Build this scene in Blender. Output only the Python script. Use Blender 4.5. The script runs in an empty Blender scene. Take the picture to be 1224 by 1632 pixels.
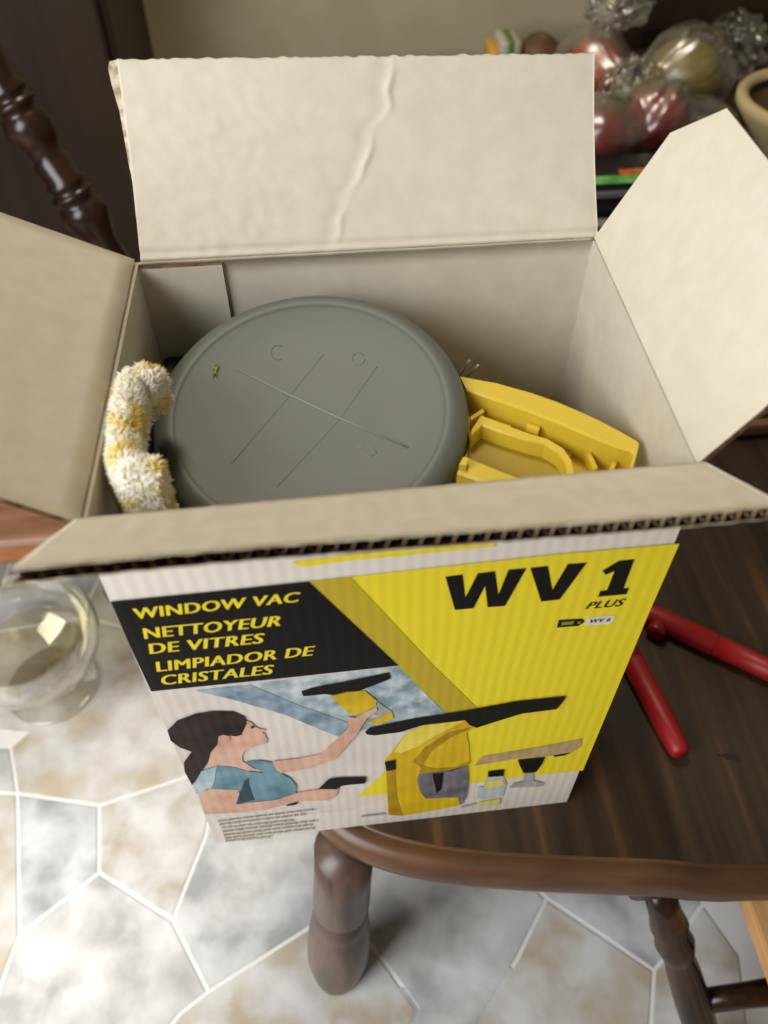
import bpy, bmesh, math, random
from mathutils import Vector, Matrix, noise
from mathutils.geometry import tessellate_polygon
random.seed(7)
S = bpy.context.scene
COL = S.collection

# ------------------------------------------------------------------ camera
CX, CY, F = 612.0, 816.0, 1328.65
R = ((0.9954296, -0.09535141, -0.00529245), (-0.07573608, -0.75446708, -0.65195358), (0.05817172, 0.64937472, -0.75824041))
CAM = Vector((-0.0250041, -0.20918837, 0.56946095))
cd = bpy.data.cameras.new('camera')
cam = bpy.data.objects.new('camera', cd); COL.objects.link(cam)
rx, ry, rz = Vector(R[0]), -Vector(R[1]), -Vector(R[2])
M = Matrix((rx, ry, rz)).transposed().to_4x4(); M.translation = CAM
cam.matrix_world = M
cd.sensor_fit = 'VERTICAL'; cd.sensor_height = 24.0; cd.sensor_width = 18.0
cd.lens = F * 24.0 / 1632.0
cd.clip_start = 0.01; cd.clip_end = 50
cd.dof.use_dof = True; cd.dof.focus_distance = 0.46; cd.dof.aperture_fstop = 5.0
S.camera = cam

# ------------------------------------------------------------------ world, lights, exposure
w = bpy.data.worlds.new('room_light'); S.world = w; w.use_nodes = True
bg = w.node_tree.nodes['Background']
bg.inputs[0].default_value = (1.0, 0.88, 0.70, 1); bg.inputs[1].default_value = 0.135
def area(name, loc, target, sx, sy, power, col):
    l = bpy.data.lights.new(name, 'AREA'); l.shape = 'RECTANGLE'; l.size = sx; l.size_y = sy
    l.energy = power; l.color = col
    o = bpy.data.objects.new(name, l); COL.objects.link(o); o.location = loc
    o.rotation_euler = (Vector(target) - Vector(loc)).to_track_quat('-Z', 'Y').to_euler()
    return o
area('window_daylight', (-0.92, -0.50, 0.70), (-0.2, 0.0, -0.05), 0.8, 1.0, 22, (0.94, 0.97, 1.0))
def beam(name, loc, target, ang, power, col):
    l = bpy.data.lights.new(name, 'SPOT'); l.spot_size = math.radians(ang); l.spot_blend = 1.0; l.energy = power; l.color = col; l.shadow_soft_size = .06
    o = bpy.data.objects.new(name, l); COL.objects.link(o); o.location = loc
    o.rotation_euler = (Vector(target) - Vector(loc)).to_track_quat('-Z', 'Y').to_euler()
beam('added_floor_patch_spot', (-1.0, -0.7, 1.1), (-0.335, 0.03, -0.30), 14, 60, (1.0, 0.99, 0.96))  # spot added to blow out one patch of floor; no known source there
area('ceiling_lamp', (-0.15, 0.85, 1.9), (0.0, 0.1, 0.2), 0.4, 0.4, 14, (1.0, 0.89, 0.72))
S.view_settings.view_transform = 'Standard'; S.view_settings.look = 'None'
S.view_settings.gamma = 1; S.view_settings.use_curve_mapping = False
S.view_settings.exposure = 0.0
S.cycles.use_denoising = True
S.cycles.max_bounces = 10; S.cycles.transparent_max_bounces = 16
S.cycles.sample_clamp_indirect = 6

# ------------------------------------------------------------------ helpers
def ray(u, v):
    a = Vector(((u - CX) / F, (v - CY) / F, 1))
    return Vector(tuple(R[0][i] * a[0] + R[1][i] * a[1] + R[2][i] * a[2] for i in range(3)))
def at(u, v, z):
    d = ray(u, v); return CAM + d * ((z - CAM.z) / d.z)
def on_plane(u, v, p, n):
    d = ray(u, v); return CAM + d * ((p - CAM).dot(n) / d.dot(n))
def lin(c):
    return tuple((x / 255 / 12.92 if x / 255 <= 0.04045 else ((x / 255 + 0.055) / 1.055) ** 2.4) for x in c)

def mat(name, col, rough=0.6, metal=0.0, spec=0.5, **kw):
    m = bpy.data.materials.new(name); m.use_nodes = True
    b = m.node_tree.nodes['Principled BSDF']
    b.inputs['Base Color'].default_value = (*lin(col), 1)
    b.inputs['Roughness'].default_value = rough; b.inputs['Metallic'].default_value = metal
    b.inputs['Specular IOR Level'].default_value = spec
    for k, v in kw.items(): b.inputs[k.replace('_', ' ')].default_value = v
    return m
def nodes(m): return m.node_tree.nodes, m.node_tree.links, m.node_tree.nodes['Principled BSDF']
def coords(m, scale=(1, 1, 1), rot=(0, 0, 0)):
    n, l, b = nodes(m)
    t = n.new('ShaderNodeTexCoord'); mp = n.new('ShaderNodeMapping')
    mp.inputs['Scale'].default_value = scale; mp.inputs['Rotation'].default_value = rot
    l.new(t.outputs['Object'], mp.inputs[0]); return mp.outputs[0]
def noise_col(m, c1, c2, scale=20, detail=4, lo=0.35, hi=0.65, stretch=(1, 1, 1), c3=None, rot=(0, 0, 0), dist=0.0):
    n, l, b = nodes(m)
    t = n.new('ShaderNodeTexNoise'); t.inputs['Scale'].default_value = scale; t.inputs['Detail'].default_value = detail
    t.inputs['Distortion'].default_value = dist
    l.new(coords(m, stretch, rot), t.inputs['Vector'])
    r = n.new('ShaderNodeValToRGB'); r.color_ramp.elements[0].position = lo; r.color_ramp.elements[1].position = hi
    r.color_ramp.elements[0].color = (*lin(c1), 1); r.color_ramp.elements[1].color = (*lin(c2), 1)
    if c3:
        e = r.color_ramp.elements.new((lo + hi) / 2); e.color = (*lin(c3), 1)
    l.new(t.outputs['Fac'], r.inputs[0]); l.new(r.outputs[0], b.inputs['Base Color'])
    return t, r
def bump(m, height_out, strength=0.3, dist=0.001):
    n, l, b = nodes(m)
    bp = n.new('ShaderNodeBump'); bp.inputs['Strength'].default_value = strength; bp.inputs['Distance'].default_value = dist
    l.new(height_out, bp.inputs['Height'])
    l.new(bp.outputs[0], b.inputs['Normal']); return bp
def noise_bump(m, scale, strength=0.3, dist=0.001, stretch=(1, 1, 1), detail=3):
    n, l, b = nodes(m)
    t = n.new('ShaderNodeTexNoise'); t.inputs['Scale'].default_value = scale; t.inputs['Detail'].default_value = detail
    l.new(coords(m, stretch), t.inputs['Vector']); return bump(m, t.outputs['Fac'], strength, dist)
def flute_bump(m, strength=0.25, dist=0.0004):
    n, l, b = nodes(m)
    wv = n.new('ShaderNodeTexWave'); wv.wave_type = 'BANDS'; wv.bands_direction = 'X'
    wv.inputs['Scale'].default_value = 53; wv.inputs['Distortion'].default_value = 3.5; wv.inputs['Detail'].default_value = 1
    wv.inputs['Detail Scale'].default_value = 0.12
    l.new(coords(m), wv.inputs['Vector']); return bump(m, wv.outputs['Fac'], strength, dist)

def link(name, me, mats, parent=None, smooth=False):
    o = bpy.data.objects.new(name, me); COL.objects.link(o)
    for m in (mats if isinstance(mats, (list, tuple)) else [mats]): me.materials.append(m)
    if smooth: me.polygons.foreach_set('use_smooth', [True] * len(me.polygons))
    if parent:
        o.parent = parent
        o.matrix_parent_inverse = Matrix.Translation(-parent.location)
    return o
def mesh(name, vs, fs, mats, parent=None, smooth=False, mi=None):
    me = bpy.data.meshes.new(name); me.from_pydata([tuple(v) for v in vs], [], fs)
    if mi: me.polygons.foreach_set('material_index', mi)
    me.update(); return link(name, me, mats, parent, smooth)
def frombm(name, bm, mats, parent=None, smooth=False):
    bmesh.ops.recalc_face_normals(bm, faces=bm.faces[:])
    me = bpy.data.meshes.new(name); bm.to_mesh(me); bm.free(); return link(name, me, mats, parent, smooth)
def thing(name, loc, label, cat, group=None):
    o = bpy.data.objects.new(name, None); COL.objects.link(o); o.location = loc; o.empty_display_size = 0.02
    o['label'] = label; o['category'] = cat
    if group: o['group'] = group
    return o
def tag(o, label, cat, group=None, kind=None):
    o['label'] = label; o['category'] = cat
    if group: o['group'] = group
    if kind: o['kind'] = kind
    return o
def rbox(bm, lo, hi, bev=0.003, seg=2):
    r = bmesh.ops.create_cube(bm, size=1)
    lo, hi = Vector(lo), Vector(hi); c = (lo + hi) / 2; d = hi - lo
    for v in r['verts']: v.co = Vector((v.co.x * d.x, v.co.y * d.y, v.co.z * d.z)) + c
    if bev:
        es = list({e for v in r['verts'] for e in v.link_edges})
        bmesh.ops.bevel(bm, geom=es, offset=bev, segments=seg, profile=0.5, affect='EDGES')
def box(name, lo, hi, m, parent=None, bev=0.003):
    bm = bmesh.new(); rbox(bm, lo, hi, bev); return frombm(name, bm, m, parent)
def frame_of(ax):
    ax = ax.normalized(); h = Vector((1, 0, 0)) if abs(ax.x) < 0.8 else Vector((0, 1, 0))
    a = ax.cross(h).normalized(); return a, ax.cross(a)
def lathe(name, P0, P1, prof, m, parent=None, n=28, smooth=True, cap=True):
    """surface of revolution: prof is (t along P0->P1, radius)"""
    P0, P1 = Vector(P0), Vector(P1); a, b = frame_of(P1 - P0); vs = []; fs = []
    for t, r in prof:
        c = P0.lerp(P1, t)
        for k in range(n):
            an = 2 * math.pi * k / n; vs.append(c + (a * math.cos(an) + b * math.sin(an)) * r)
    for i in range(len(prof) - 1):
        for k in range(n):
            k2 = (k + 1) % n; fs.append((i * n + k, i * n + k2, (i + 1) * n + k2, (i + 1) * n + k))
    if cap:
        fs.append(tuple(reversed(range(n)))); fs.append(tuple(range((len(prof) - 1) * n, len(prof) * n)))
    bm = bmesh.new(); bv = [bm.verts.new(v) for v in vs]
    for f in fs: bm.faces.new([bv[i] for i in f])
    bmesh.ops.remove_doubles(bm, verts=bm.verts[:], dist=1e-7)
    return frombm(name, bm, m, parent, smooth)
def tube(name, pts, rad, m, parent=None, n=10):
    pts = [Vector(p) for p in pts]; vs = []; fs = []
    rads = rad if isinstance(rad, (list, tuple)) else [rad] * len(pts)
    for i, p in enumerate(pts):
        d = pts[min(i + 1, len(pts) - 1)] - pts[max(i - 1, 0)]; a, b = frame_of(d)
        for k in range(n):
            an = 2 * math.pi * k / n; vs.append(p + (a * math.cos(an) + b * math.sin(an)) * rads[i])
    for i in range(len(pts) - 1):
        for k in range(n): fs.append((i * n + k, i * n + (k + 1) % n, (i + 1) * n + (k + 1) % n, (i + 1) * n + k))
    fs += [tuple(reversed(range(n))), tuple(range((len(pts) - 1) * n, len(pts) * n))]
    bm = bmesh.new(); bv = [bm.verts.new(v) for v in vs]
    for f in fs: bm.faces.new([bv[i] for i in f])
    return frombm(name, bm, m, parent, True)
def prism(name, poly, z0, z1, m, parent=None, bev=0.0, smooth=False):
    """poly: list of xy; straight walls from z0 up to z1, top edge bevelled"""
    bm = bmesh.new()
    lo = [bm.verts.new((p[0], p[1], z0)) for p in poly]; hi = [bm.verts.new((p[0], p[1], z1)) for p in poly]
    n = len(poly)
    bm.faces.new(lo[::-1]); top = bm.faces.new(hi)
    for i in range(n): bm.faces.new((lo[i], lo[(i + 1) % n], hi[(i + 1) % n], hi[i]))
    bmesh.ops.recalc_face_normals(bm, faces=bm.faces[:])
    if bev: bmesh.ops.bevel(bm, geom=list(top.edges), offset=bev, segments=2, profile=0.5, affect='EDGES')
    return frombm(name, bm, m, parent, smooth)

# ------------------------------------------------------------------ materials
M_floorgap = mat('white_vinyl_joint', (232, 230, 225), 0.35)
def stone(i, c1, c2, c3):
    m = mat('flagstone_vinyl_%d' % i, c1, 0.34)
    noise_col(m, c1, c2, 24, 9, 0.34, 0.66, c3=c3, dist=0.25); noise_bump(m, 60, 0.12, 0.001); return m
M_stone = [stone(1, (172, 170, 167), (218, 216, 213), (199, 197, 194)), stone(2, (188, 174, 150), (217, 214, 209), (201, 195, 186)),
           stone(3, (158, 158, 159), (214, 214, 213), (192, 192, 191)), stone(4, (182, 170, 150), (219, 216, 213), (202, 198, 192))]
def wood(name, dark, mid, light, stretch, scale=30, rough=0.38, lo=0.3, hi=0.72):
    m = mat(name, mid, rough); t, r = noise_col(m, dark, light, scale, 7, lo, hi, stretch, c3=mid, dist=0.3)
    bump(m, t.outputs['Fac'], 0.12, 0.0008); return m
M_table = wood('dark_stained_tabletop', (38, 26, 16), (62, 44, 28), (118, 80, 46), (2.2, 0.10, 1), 26, 0.45, 0.36, 0.80)
M_edge = wood('worn_table_edge', (52, 35, 22), (86, 58, 37), (108, 74, 46), (0.3, 0.3, 2), 30, 0.36)
M_leg = wood('stained_leg_wood', (60, 45, 38), (96, 74, 64), (118, 94, 82), (2, 2, 0.2), 24, 0.35)
M_dark = wood('dark_turned_wood', (26, 15, 9), (44, 26, 16), (62, 38, 22), (2, 2, 0.2), 24, 0.25)
M_oak = wood('pale_orange_wood', (200, 146, 88), (222, 172, 112), (234, 190, 134), (2, 0.3, 1), 24, 0.45)
M_seat = wood('mid_brown_seat_wood', (104, 70, 50), (136, 96, 72), (156, 112, 84), (0.3, 2, 1), 24, 0.4)
M_cab = wood('dark_cabinet_wood', (40, 28, 16), (52, 37, 22), (62, 45, 27), (1.5, 1, 0.15), 14, 0.5)
M_wall = mat('olive_cream_plaster', (150, 140, 108), 0.9); noise_col(M_wall, (184, 174, 138), (196, 186, 152), 8); noise_bump(M_wall, 120, 0.1)
M_liner = mat('grey_beige_liner', (206, 198, 180), 0.85, spec=0.2); noise_col(M_liner, (204, 195, 176), (210, 202, 184), 90, 5); noise_bump(M_liner, 160, 0.10, 0.0006)
M_outer = mat('white_coated_liner', (228, 219, 206), 0.42); flute_bump(M_outer, 0.2, 0.0004)
M_kraft = mat('brown_fluting', (92, 66, 46), 0.9, spec=0.1); noise_col(M_kraft, (70, 48, 33), (120, 90, 66), 150)
M_torn = mat('torn_paper_edge', (190, 178, 152), 0.95, spec=0.1); noise_col(M_torn, (150, 132, 104), (214, 204, 182), 200)
def ink(name, c, rough=0.36, c2=None, scale=40, c3=None):
    m = mat('ink_' + name, c, .5, spec=.12)
    if c2: noise_col(m, c, c2, scale, 4, 0.38, 0.64, c3=c3)
    flute_bump(m, 0.2, 0.0004); return m
I_yel = ink('yellow', (236, 214, 46)); I_band = ink('dark_yellow', (190, 166, 44)); I_blk = ink('black', (17, 15, 12))
I_txt = ink('title_yellow', (232, 208, 50)); I_wht = ink('white', (224, 216, 210))
I_glass = ink('cloudy_blue', (128, 148, 158), 0.36, (206, 212, 212), 70, (170, 184, 188)); I_glassd = ink('slate_blue', (112, 134, 150), 0.36, (164, 178, 186), 70)
I_wall = ink('photo_wall', (216, 205, 194), 0.36, (226, 217, 206), 25)
I_hair = ink('hair', (30, 20, 18), 0.36, (52, 38, 34), 60); I_skin = ink('skin', (224, 180, 156), 0.36, (206, 158, 134), 50)
I_skin2 = ink('skin_shade', (194, 142, 118), 0.36, (208, 158, 134), 50)
I_shirt = ink('shirt', (122, 156, 168), 0.36, (92, 128, 142), 60); I_shirtl = ink('shirt_light', (188, 204, 204), 0.36, (150, 178, 184), 60)
I_shirtd = ink('shirt_fold', (52, 74, 84)); I_vac = ink('vac_yellow', (222, 186, 32), 0.36, (202, 166, 24), 40); I_vacl = ink('vac_light', (236, 214, 96), 0.36, (228, 200, 60), 60)
I_vacd = ink('vac_ochre', (164, 128, 16), 0.36, (186, 148, 22), 60); I_tank = ink('tank_grey', (128, 122, 130), 0.36, (96, 92, 98), 60)
I_cloth = ink('pad_tan', (176, 148, 112), 0.36, (196, 168, 122), 80); I_grey = ink('small_print', (150, 143, 133)); I_sil = ink('silver', (178, 174, 170), 0.36, (150, 148, 148), 60)
I_olive = ink('olive_mark', (150, 134, 40)); I_chal = ink('chalk', (196, 202, 198), 0.36, (178, 190, 192), 60); I_pale = ink('pale_yellow', (222, 208, 110))

# ------------------------------------------------------------------ setting: floor with flagstones, wall
ZF = -0.30
floor = mesh('floor', [(-2.2, -1.2, ZF - 0.001), (2.2, -1.2, ZF - 0.001), (2.2, 1.36, ZF - 0.001), (-2.2, 1.36, ZF - 0.001)], [(0, 1, 2, 3)], M_floorgap)
floor['kind'] = 'structure'; floor['label'] = 'pale grey flagstone pattern vinyl floor with white joints'
def inset(poly, d):
    n = len(poly); ar = sum(poly[i][0] * poly[(i + 1) % n][1] - poly[(i + 1) % n][0] * poly[i][1] for i in range(n))
    if ar < 0: poly = poly[::-1]
    out = []
    for i in range(n):
        p, q, r = Vector(poly[i - 1]), Vector(poly[i]), Vector(poly[(i + 1) % n])
        a, b = (q - p).normalized(), (r - q).normalized()
        na, nb = Vector((-a.y, a.x)), Vector((-b.y, b.x)); s = na + nb
        k = d / max(0.35, (1 + na.dot(nb)))
        out.append(q + s * k)
    return out
def flag(poly, top, i):
    q = inset(poly, 0.0019); r = inset(poly, 0.0027)
    n = len(q); vs = [(p.x, p.y, ZF - 0.001) for p in q] + [(p.x, p.y, top - 0.0003) for p in q] + [(p.x, p.y, top) for p in r]
    fs = [tuple(range(2 * n, 3 * n))]
    for k in range(n):
        k2 = (k + 1) % n; fs += [(k, k2, n + k2, n + k), (n + k, n + k2, 2 * n + k2, 2 * n + k)]
    return mesh('flagstone', vs, fs, M_stone[i % 4], floor)
V = dict(A=(16, 1191), B=(27, 1265), C=(157, 1284), D=(157, 1391), E=(30, 1490), F=(274, 1467), G=(331, 1581), H=(327, 1334), I=(286, 1242), J=(57, 1155),
         K=(610, 1531), M=(664, 1608), N=(824, 1528), O=(767, 1624), Q=(1042, 1547), S=(350, 1215), T=(545, 1445), U=(870, 1432), X=(150, 1110), Y=(330, 1090),
         Z=(600, 1330), y=(480, 1200), a=(760, 1330), c=(8, 1547), d=(-40, 1700), e=(-250, 1600), f=(-200, 1262), g=(286, 1616), h=(180, 1750), i=(640, 1680),
         j=(440, 1800), k=(740, 1680), l=(1036, 1640), m=(900, 1760), n=(1010, 1330), o=(1120, 1440), p=(-160, 1190), q=(1180, 1524), r=(1200, 1700))
cells = ['pABf', 'AJXYSICB', 'BCDE', 'CISHFD', 'DFGghdcE', 'fBEcde', 'FHSyZTG', 'GTKMijhg', 'TZaUNOkiMK', 'UQlmkON', 'anoQU', 'oqrlQ']
tr = []
for i, cstr in enumerate(cells):
    poly = [tuple(at(*V[ch], ZF).xy) for ch in cstr]; tr.append(poly); flag(poly, ZF, i)
def inside(p, poly):
    r = False; n = len(poly)
    for i in range(n):
        a, b = poly[i], poly[(i + 1) % n]
        if (a[1] > p[1]) != (b[1] > p[1]) and p[0] < (b[0] - a[0]) * (p[1] - a[1]) / (b[1] - a[1]) + a[0]: r = not r
    return r
seeds = []
for iy in range(-3, 9):
    for ix in range(-6, 8):
        seeds.append(((ix + random.uniform(-.36, .36) + (iy % 2) * .5) * 0.165, (iy + random.uniform(-.34, .34)) * 0.16))
for i, s in enumerate(seeds):
    if any(inside(s, p) for p in tr): continue
    poly = [(s[0] - .3, s[1] - .3), (s[0] + .3, s[1] - .3), (s[0] + .3, s[1] + .3), (s[0] - .3, s[1] + .3)]
    for t in seeds:
        if t == s or abs(t[0] - s[0]) > .6 or abs(t[1] - s[1]) > .6: continue
        mx, my = (s[0] + t[0]) / 2, (s[1] + t[1]) / 2; nx, ny = t[0] - s[0], t[1] - s[1]
        out = []
        for k in range(len(poly)):
            a, b = poly[k], poly[(k + 1) % len(poly)]
            da = (a[0] - mx) * nx + (a[1] - my) * ny; db = (b[0] - mx) * nx + (b[1] - my) * ny
            if da <= 0: out.append(a)
            if (da < 0) != (db < 0):
                q = da / (da - db); out.append((a[0] + (b[0] - a[0]) * q, a[1] + (b[1] - a[1]) * q))
        poly = out
        if len(poly) < 3: break
    if len(poly) >= 3 and max(p[1] for p in poly) < 1.34: flag(poly, ZF - 0.0003, i + 1)
wall = box('wall_back', (-2.2, 1.36, ZF - 0.002), (2.2, 1.44, 2.0), M_wall, None, 0); wall['kind'] = 'structure'; wall['label'] = 'olive cream plaster wall behind the table'

# ------------------------------------------------------------------ wooden table under the box
edge_px = [(512, 1215), (522, 1252), (540, 1283), (564, 1303), (592, 1318), (628, 1331), (673, 1342), (724, 1350), (799, 1357), (900, 1363), (1050, 1369), (1224, 1375)]
pts = [Vector(p) for p in [(-0.06, 0.55), (-0.06, 0.25), (-0.0595, 0.15), (-0.058, 0.09)]]
pts += [at(u, v, 0).xy for u, v in edge_px]
pts += [Vector(p) for p in [(0.5, -0.058), (0.75, -0.05), (0.84, -0.03), (0.89, 0.02), (0.91, 0.1), (0.91, 0.6), (0.91, 1.18), (0.89, 1.24), (0.83, 1.27), (0.4, 1.27), (0.0, 1.27), (-0.045, 1.24), (-0.06, 1.18)]]
def catmull(P, n):
    out = []; N = len(P)
    for i in range(N):
        a, b, c, d = P[i - 1], P[i], P[(i + 1) % N], P[(i + 2) % N]
        if (c - b).length > 0.2: out.append(b); continue
        for k in range(n):
            t = k / n
            out.append(0.5 * ((2 * b) + (c - a) * t + (2 * a - 5 * b + 4 * c - d) * t * t + (3 * b - a - 3 * c + d) * t ** 3))
    return out
pts = catmull(pts, 4)
tbl = thing('wooden_table', (0.4, 0.6, ZF), 'low dark stained wooden table with rounded moulded edge holding the open box', 'table')
def ring(d, z):
    return [(p.x, p.y, z) for p in inset([tuple(q) for q in pts], d)]
prof = [(0.0, -0.0002), (-0.001, -0.0022), (-0.0025, -0.0022), (-0.0055, -0.0006), (-0.010, -0.0012), (-0.0145, -0.0046), (-0.0172, -0.010), (-0.0182, -0.0165), (-0.017, -0.0235), (-0.013, -0.0295), (-0.006, -0.033), (0.012, -0.033)]
n = len(pts); vs = []; fs = []
for d, z in prof: vs += ring(d, z)
for i in range(len(prof) - 1):
    for k in range(n): fs.append((i * n + k, i * n + (k + 1) % n, (i + 1) * n + (k + 1) % n, (i + 1) * n + k))
mesh('moulded_edge', vs, fs, M_edge, tbl, True)
bm = bmesh.new(); r0 = [bm.verts.new(v) for v in ring(0.0, 0.0)]; r1 = [bm.verts.new((v[0], v[1], -0.032)) for v in ring(0.004, 0.0)]
bm.faces.new(r0); bm.faces.new(r1[::-1])
for k in range(n): bm.faces.new((r0[k], r0[(k + 1) % n], r1[(k + 1) % n], r1[k]))
frombm('tabletop', bm, M_table, tbl)
legprof = [(0, .0215), (.18, .0215), (.36, .0225), (.40, .0215), (.415, .0195), (.43, .0215), (.47, .0232), (.50, .0225), (.53, .0245), (.66, .0268), (.80, .0268), (.88, .0245), (.95, .0215), (1, .0185)]
T0, T1 = at(549, 1350, -0.033), at(537, 1552, ZF)
lathe('leg', T0, T1, legprof, M_leg, tbl, 32)
for x, y, dx, dy in [(0.78, 0.02, .03, -.03), (0.78, 1.18, .03, .03), (0.04, 1.16, -.03, .03)]:
    lathe('leg', (x, y, -0.033), (x + dx * .5, y + dy * .5, ZF), legprof, M_leg, tbl, 24)

# dark turned stool tucked under the table
stl = thing('turned_stool', (0.40, 0.15, ZF), 'dark wooden stool with turned legs and stretcher tucked under the table edge', 'stool')
sp = [(0, .011), (.10, .012), (.13, .0125), (.17, .0145), (.20, .0125), (.24, .0150), (.29, .0128), (.31, .0115), (.36, .0130), (.50, .0142), (.68, .0138), (.76, .0125), (.79, .016), (.82, .0165), (.85, .013), (.95, .012), (1, .011)]
L0, L1 = at(1046, 1408, -0.062), at(1150, 1745, ZF)
lathe('leg', L0, L1, sp, M_dark, stl, 20)
R0 = Vector((0.56, L0.y + .005, -0.062)); R1 = Vector((0.60, L1.y + .01, ZF))
lathe('leg', R0, R1, sp, M_dark, stl, 20)
lathe('leg', (L0.x + .02, L0.y + .28, -.062), (L0.x + .0, L0.y + .32, ZF), sp, M_dark, stl, 20)
lathe('leg', (R0.x - .02, R0.y + .28, -.062), (R0.x, R0.y + .32, ZF), sp, M_dark, stl, 20)
stp = [(0, .009), (.12, .0095), (.20, .0105), (.235, .013), (.26, .0155), (.285, .013), (.32, .0105), (.5, .013), (.68, .0105), (.735, .0155), (.8, .0105), (1, .009)]
lathe('stretcher', L0.lerp(L1, .52), R0.lerp(R1, .52), stp, M_dark, stl, 18)
box('seat', (L0.x - .025, L0.y - .012, -.062), (R0.x + .025, L0.y + .31, -.038), M_dark, stl, 0.006)
# pale footstool at the right edge
q0, q1 = at(1192, 1440, -0.115), at(1240, 1572, -0.115)
fst = thing('oak_footstool', (q0.x + .15, q1.y - .02, ZF), 'pale orange wooden footstool at the lower right under the table edge', 'stool')
dxy = (q1 - q0).xy.normalized(); nxy = Vector((-dxy.y, dxy.x));  nxy = nxy if nxy.x > 0 else -nxy
e0 = q0.xy - dxy * .005; e1 = q1.xy + dxy * .18
prism('top', [e0, e1, e1 + nxy * .2, e0 + nxy * .2], -0.131, -0.115, M_oak, fst, 0.003)
for a, b in ((.55, .06), (.93, .06), (.93, .18), (.55, .18)):
    c = e0.lerp(e1, a) + nxy * b
    lathe('leg', (c.x, c.y, -0.131), (c.x, c.y, ZF), [(0, .011), (.5, .012), (1, .009)], M_oak, fst, 14)

# ------------------------------------------------------------------ cardboard box
H = 0.3316; TH = 0.0026
FL, FR, BR, BL = at(124, 843, H), at(1122, 752, H), at(951, 379, H), at(213, 418, H)
bFR, bFL = at(903, 1278, 0.0005), at(345, 1343, 0.0005)
bBR = bFR + (BR - FR) ; bBR.z = 0.0005; bBL = bFL + (BL - FL); bBL.z = 0.0005
carton = thing('cardboard_box', (0, 0.085, 0), 'open white and yellow printed cardboard carton with four raised flaps on the wooden table', 'box')
def panel(name, A, B, C_, D_, nin, nx=2, ny=2, th=TH, disp=None, mats=None, parent=carton, rag=0.0, hinge0=True):
    """A,B,C_,D_ corners of the outer face; nin = direction to the inner face. Faces: 0 inner liner, 1 outer liner, 2 edge"""
    A, B, C_, D_ = map(Vector, (A, B, C_, D_)); nin = Vector(nin).normalized(); vs = []; mi = []; fs = []
    for s in (0, 1):
        for j in range(ny + 1):
            for i in range(nx + 1):
                u, v = i / nx, j / ny
                p = A.lerp(B, u).lerp(D_.lerp(C_, u), v)
                if rag and j == ny: p += (D_ - A).normalized() * noise.noise(Vector((u * 60, s * .7, 3))) * rag
                dz = disp(u, v) if disp else 0
                vs.append(p + nin * (s * th + dz))
    N = (nx + 1) * (ny + 1)
    def q(i, j, s): return s * N + j * (nx + 1) + i
    for j in range(ny):
        for i in range(nx):
            fs.append((q(i, j, 0), q(i + 1, j, 0), q(i + 1, j + 1, 0), q(i, j + 1, 0))); mi.append(1)
            fs.append((q(i, j, 1), q(i, j + 1, 1), q(i + 1, j + 1, 1), q(i + 1, j, 1))); mi.append(0)
    for i in range(nx):
        for j in (0, ny): fs.append((q(i, j, 0), q(i, j, 1), q(i + 1, j, 1), q(i + 1, j, 0))); mi.append(0 if (j == 0) == hinge0 else 2)
    for j in range(ny):
        for i in (0, nx): fs.append((q(i, j, 0), q(i, j + 1, 0), q(i, j + 1, 1), q(i, j, 1))); mi.append(2)
    return mesh(name, vs, fs, mats or [M_liner, M_outer, M_kraft], parent, nx > 4, mi)
def nrm(A, B, D_, toward):
    n_ = (B - A).cross(D_ - A).normalized(); return n_ if n_.dot(toward - A) > 0 else -n_
CEN = Vector((0, .086, .16))
def shr(a, b, d): return a + (b - a).normalized() * d
front_n = nrm(bFL, bFR, FL, CEN)
fp = panel('front_panel', bFL, bFR, FR, FL, front_n, hinge0=False)
panel('back_panel', bBL, bBR, BR, BL, nrm(bBL, bBR, BL, CEN), 60, 40, hinge0=False, disp=lambda u, v: 0.0004 * noise.noise(Vector((u * 9, v * 9, 1))))
panel('left_panel', shr(bFL, bBL, TH), shr(bBL, bFL, TH), shr(BL, FL, TH), shr(FL, BL, TH), nrm(bFL, bBL, FL, CEN), hinge0=False)
panel('right_panel', shr(bFR, bBR, TH), shr(bBR, bFR, TH), shr(BR, FR, TH), shr(FR, BR, TH), nrm(bFR, bBR, FR, CEN), hinge0=False)
panel('bottom_panel', bFL + Vector((TH, TH, 0)), bFR + Vector((-TH, TH, 0)), bBR + Vector((-TH, -TH, 0)), bBL + Vector((TH, -TH, 0)), (0, 0, 1))
# glue tab: a second layer inside the back left corner
gi = nrm(bBL, bBR, BL, CEN)
ga = BL + gi * (TH + .0003) + Vector((TH, 0, -.0012)); gw = on_plane(354, 418, ga, gi); gw2 = on_plane(366, 520, ga, gi)
gdir = (gw2 - gw).normalized(); gb = gw + gdir * .12
panel('glue_tab', Vector((ga.x, ga.y, ga.z)) + Vector((0, 0, -.2)), gw + Vector((.0005, 0, -.2)), gw, ga, gi, th=.0022, mats=[M_liner, M_liner, M_kraft])
# flaps
UP = Vector((0, 0, 1))
def flap_pt(A, B, out, P):
    """3-D point on the flap's swing circle plane through A that projects to P"""
    h = (B - A).normalized(); o = (out - h * out.dot(h)).normalized(); d = ray(*P); n_ = h
    return CAM + d * ((A - CAM).dot(n_) / d.dot(n_))
X = Vector((1, 0, 0)); Yv = Vector((0, 1, 0))
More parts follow.
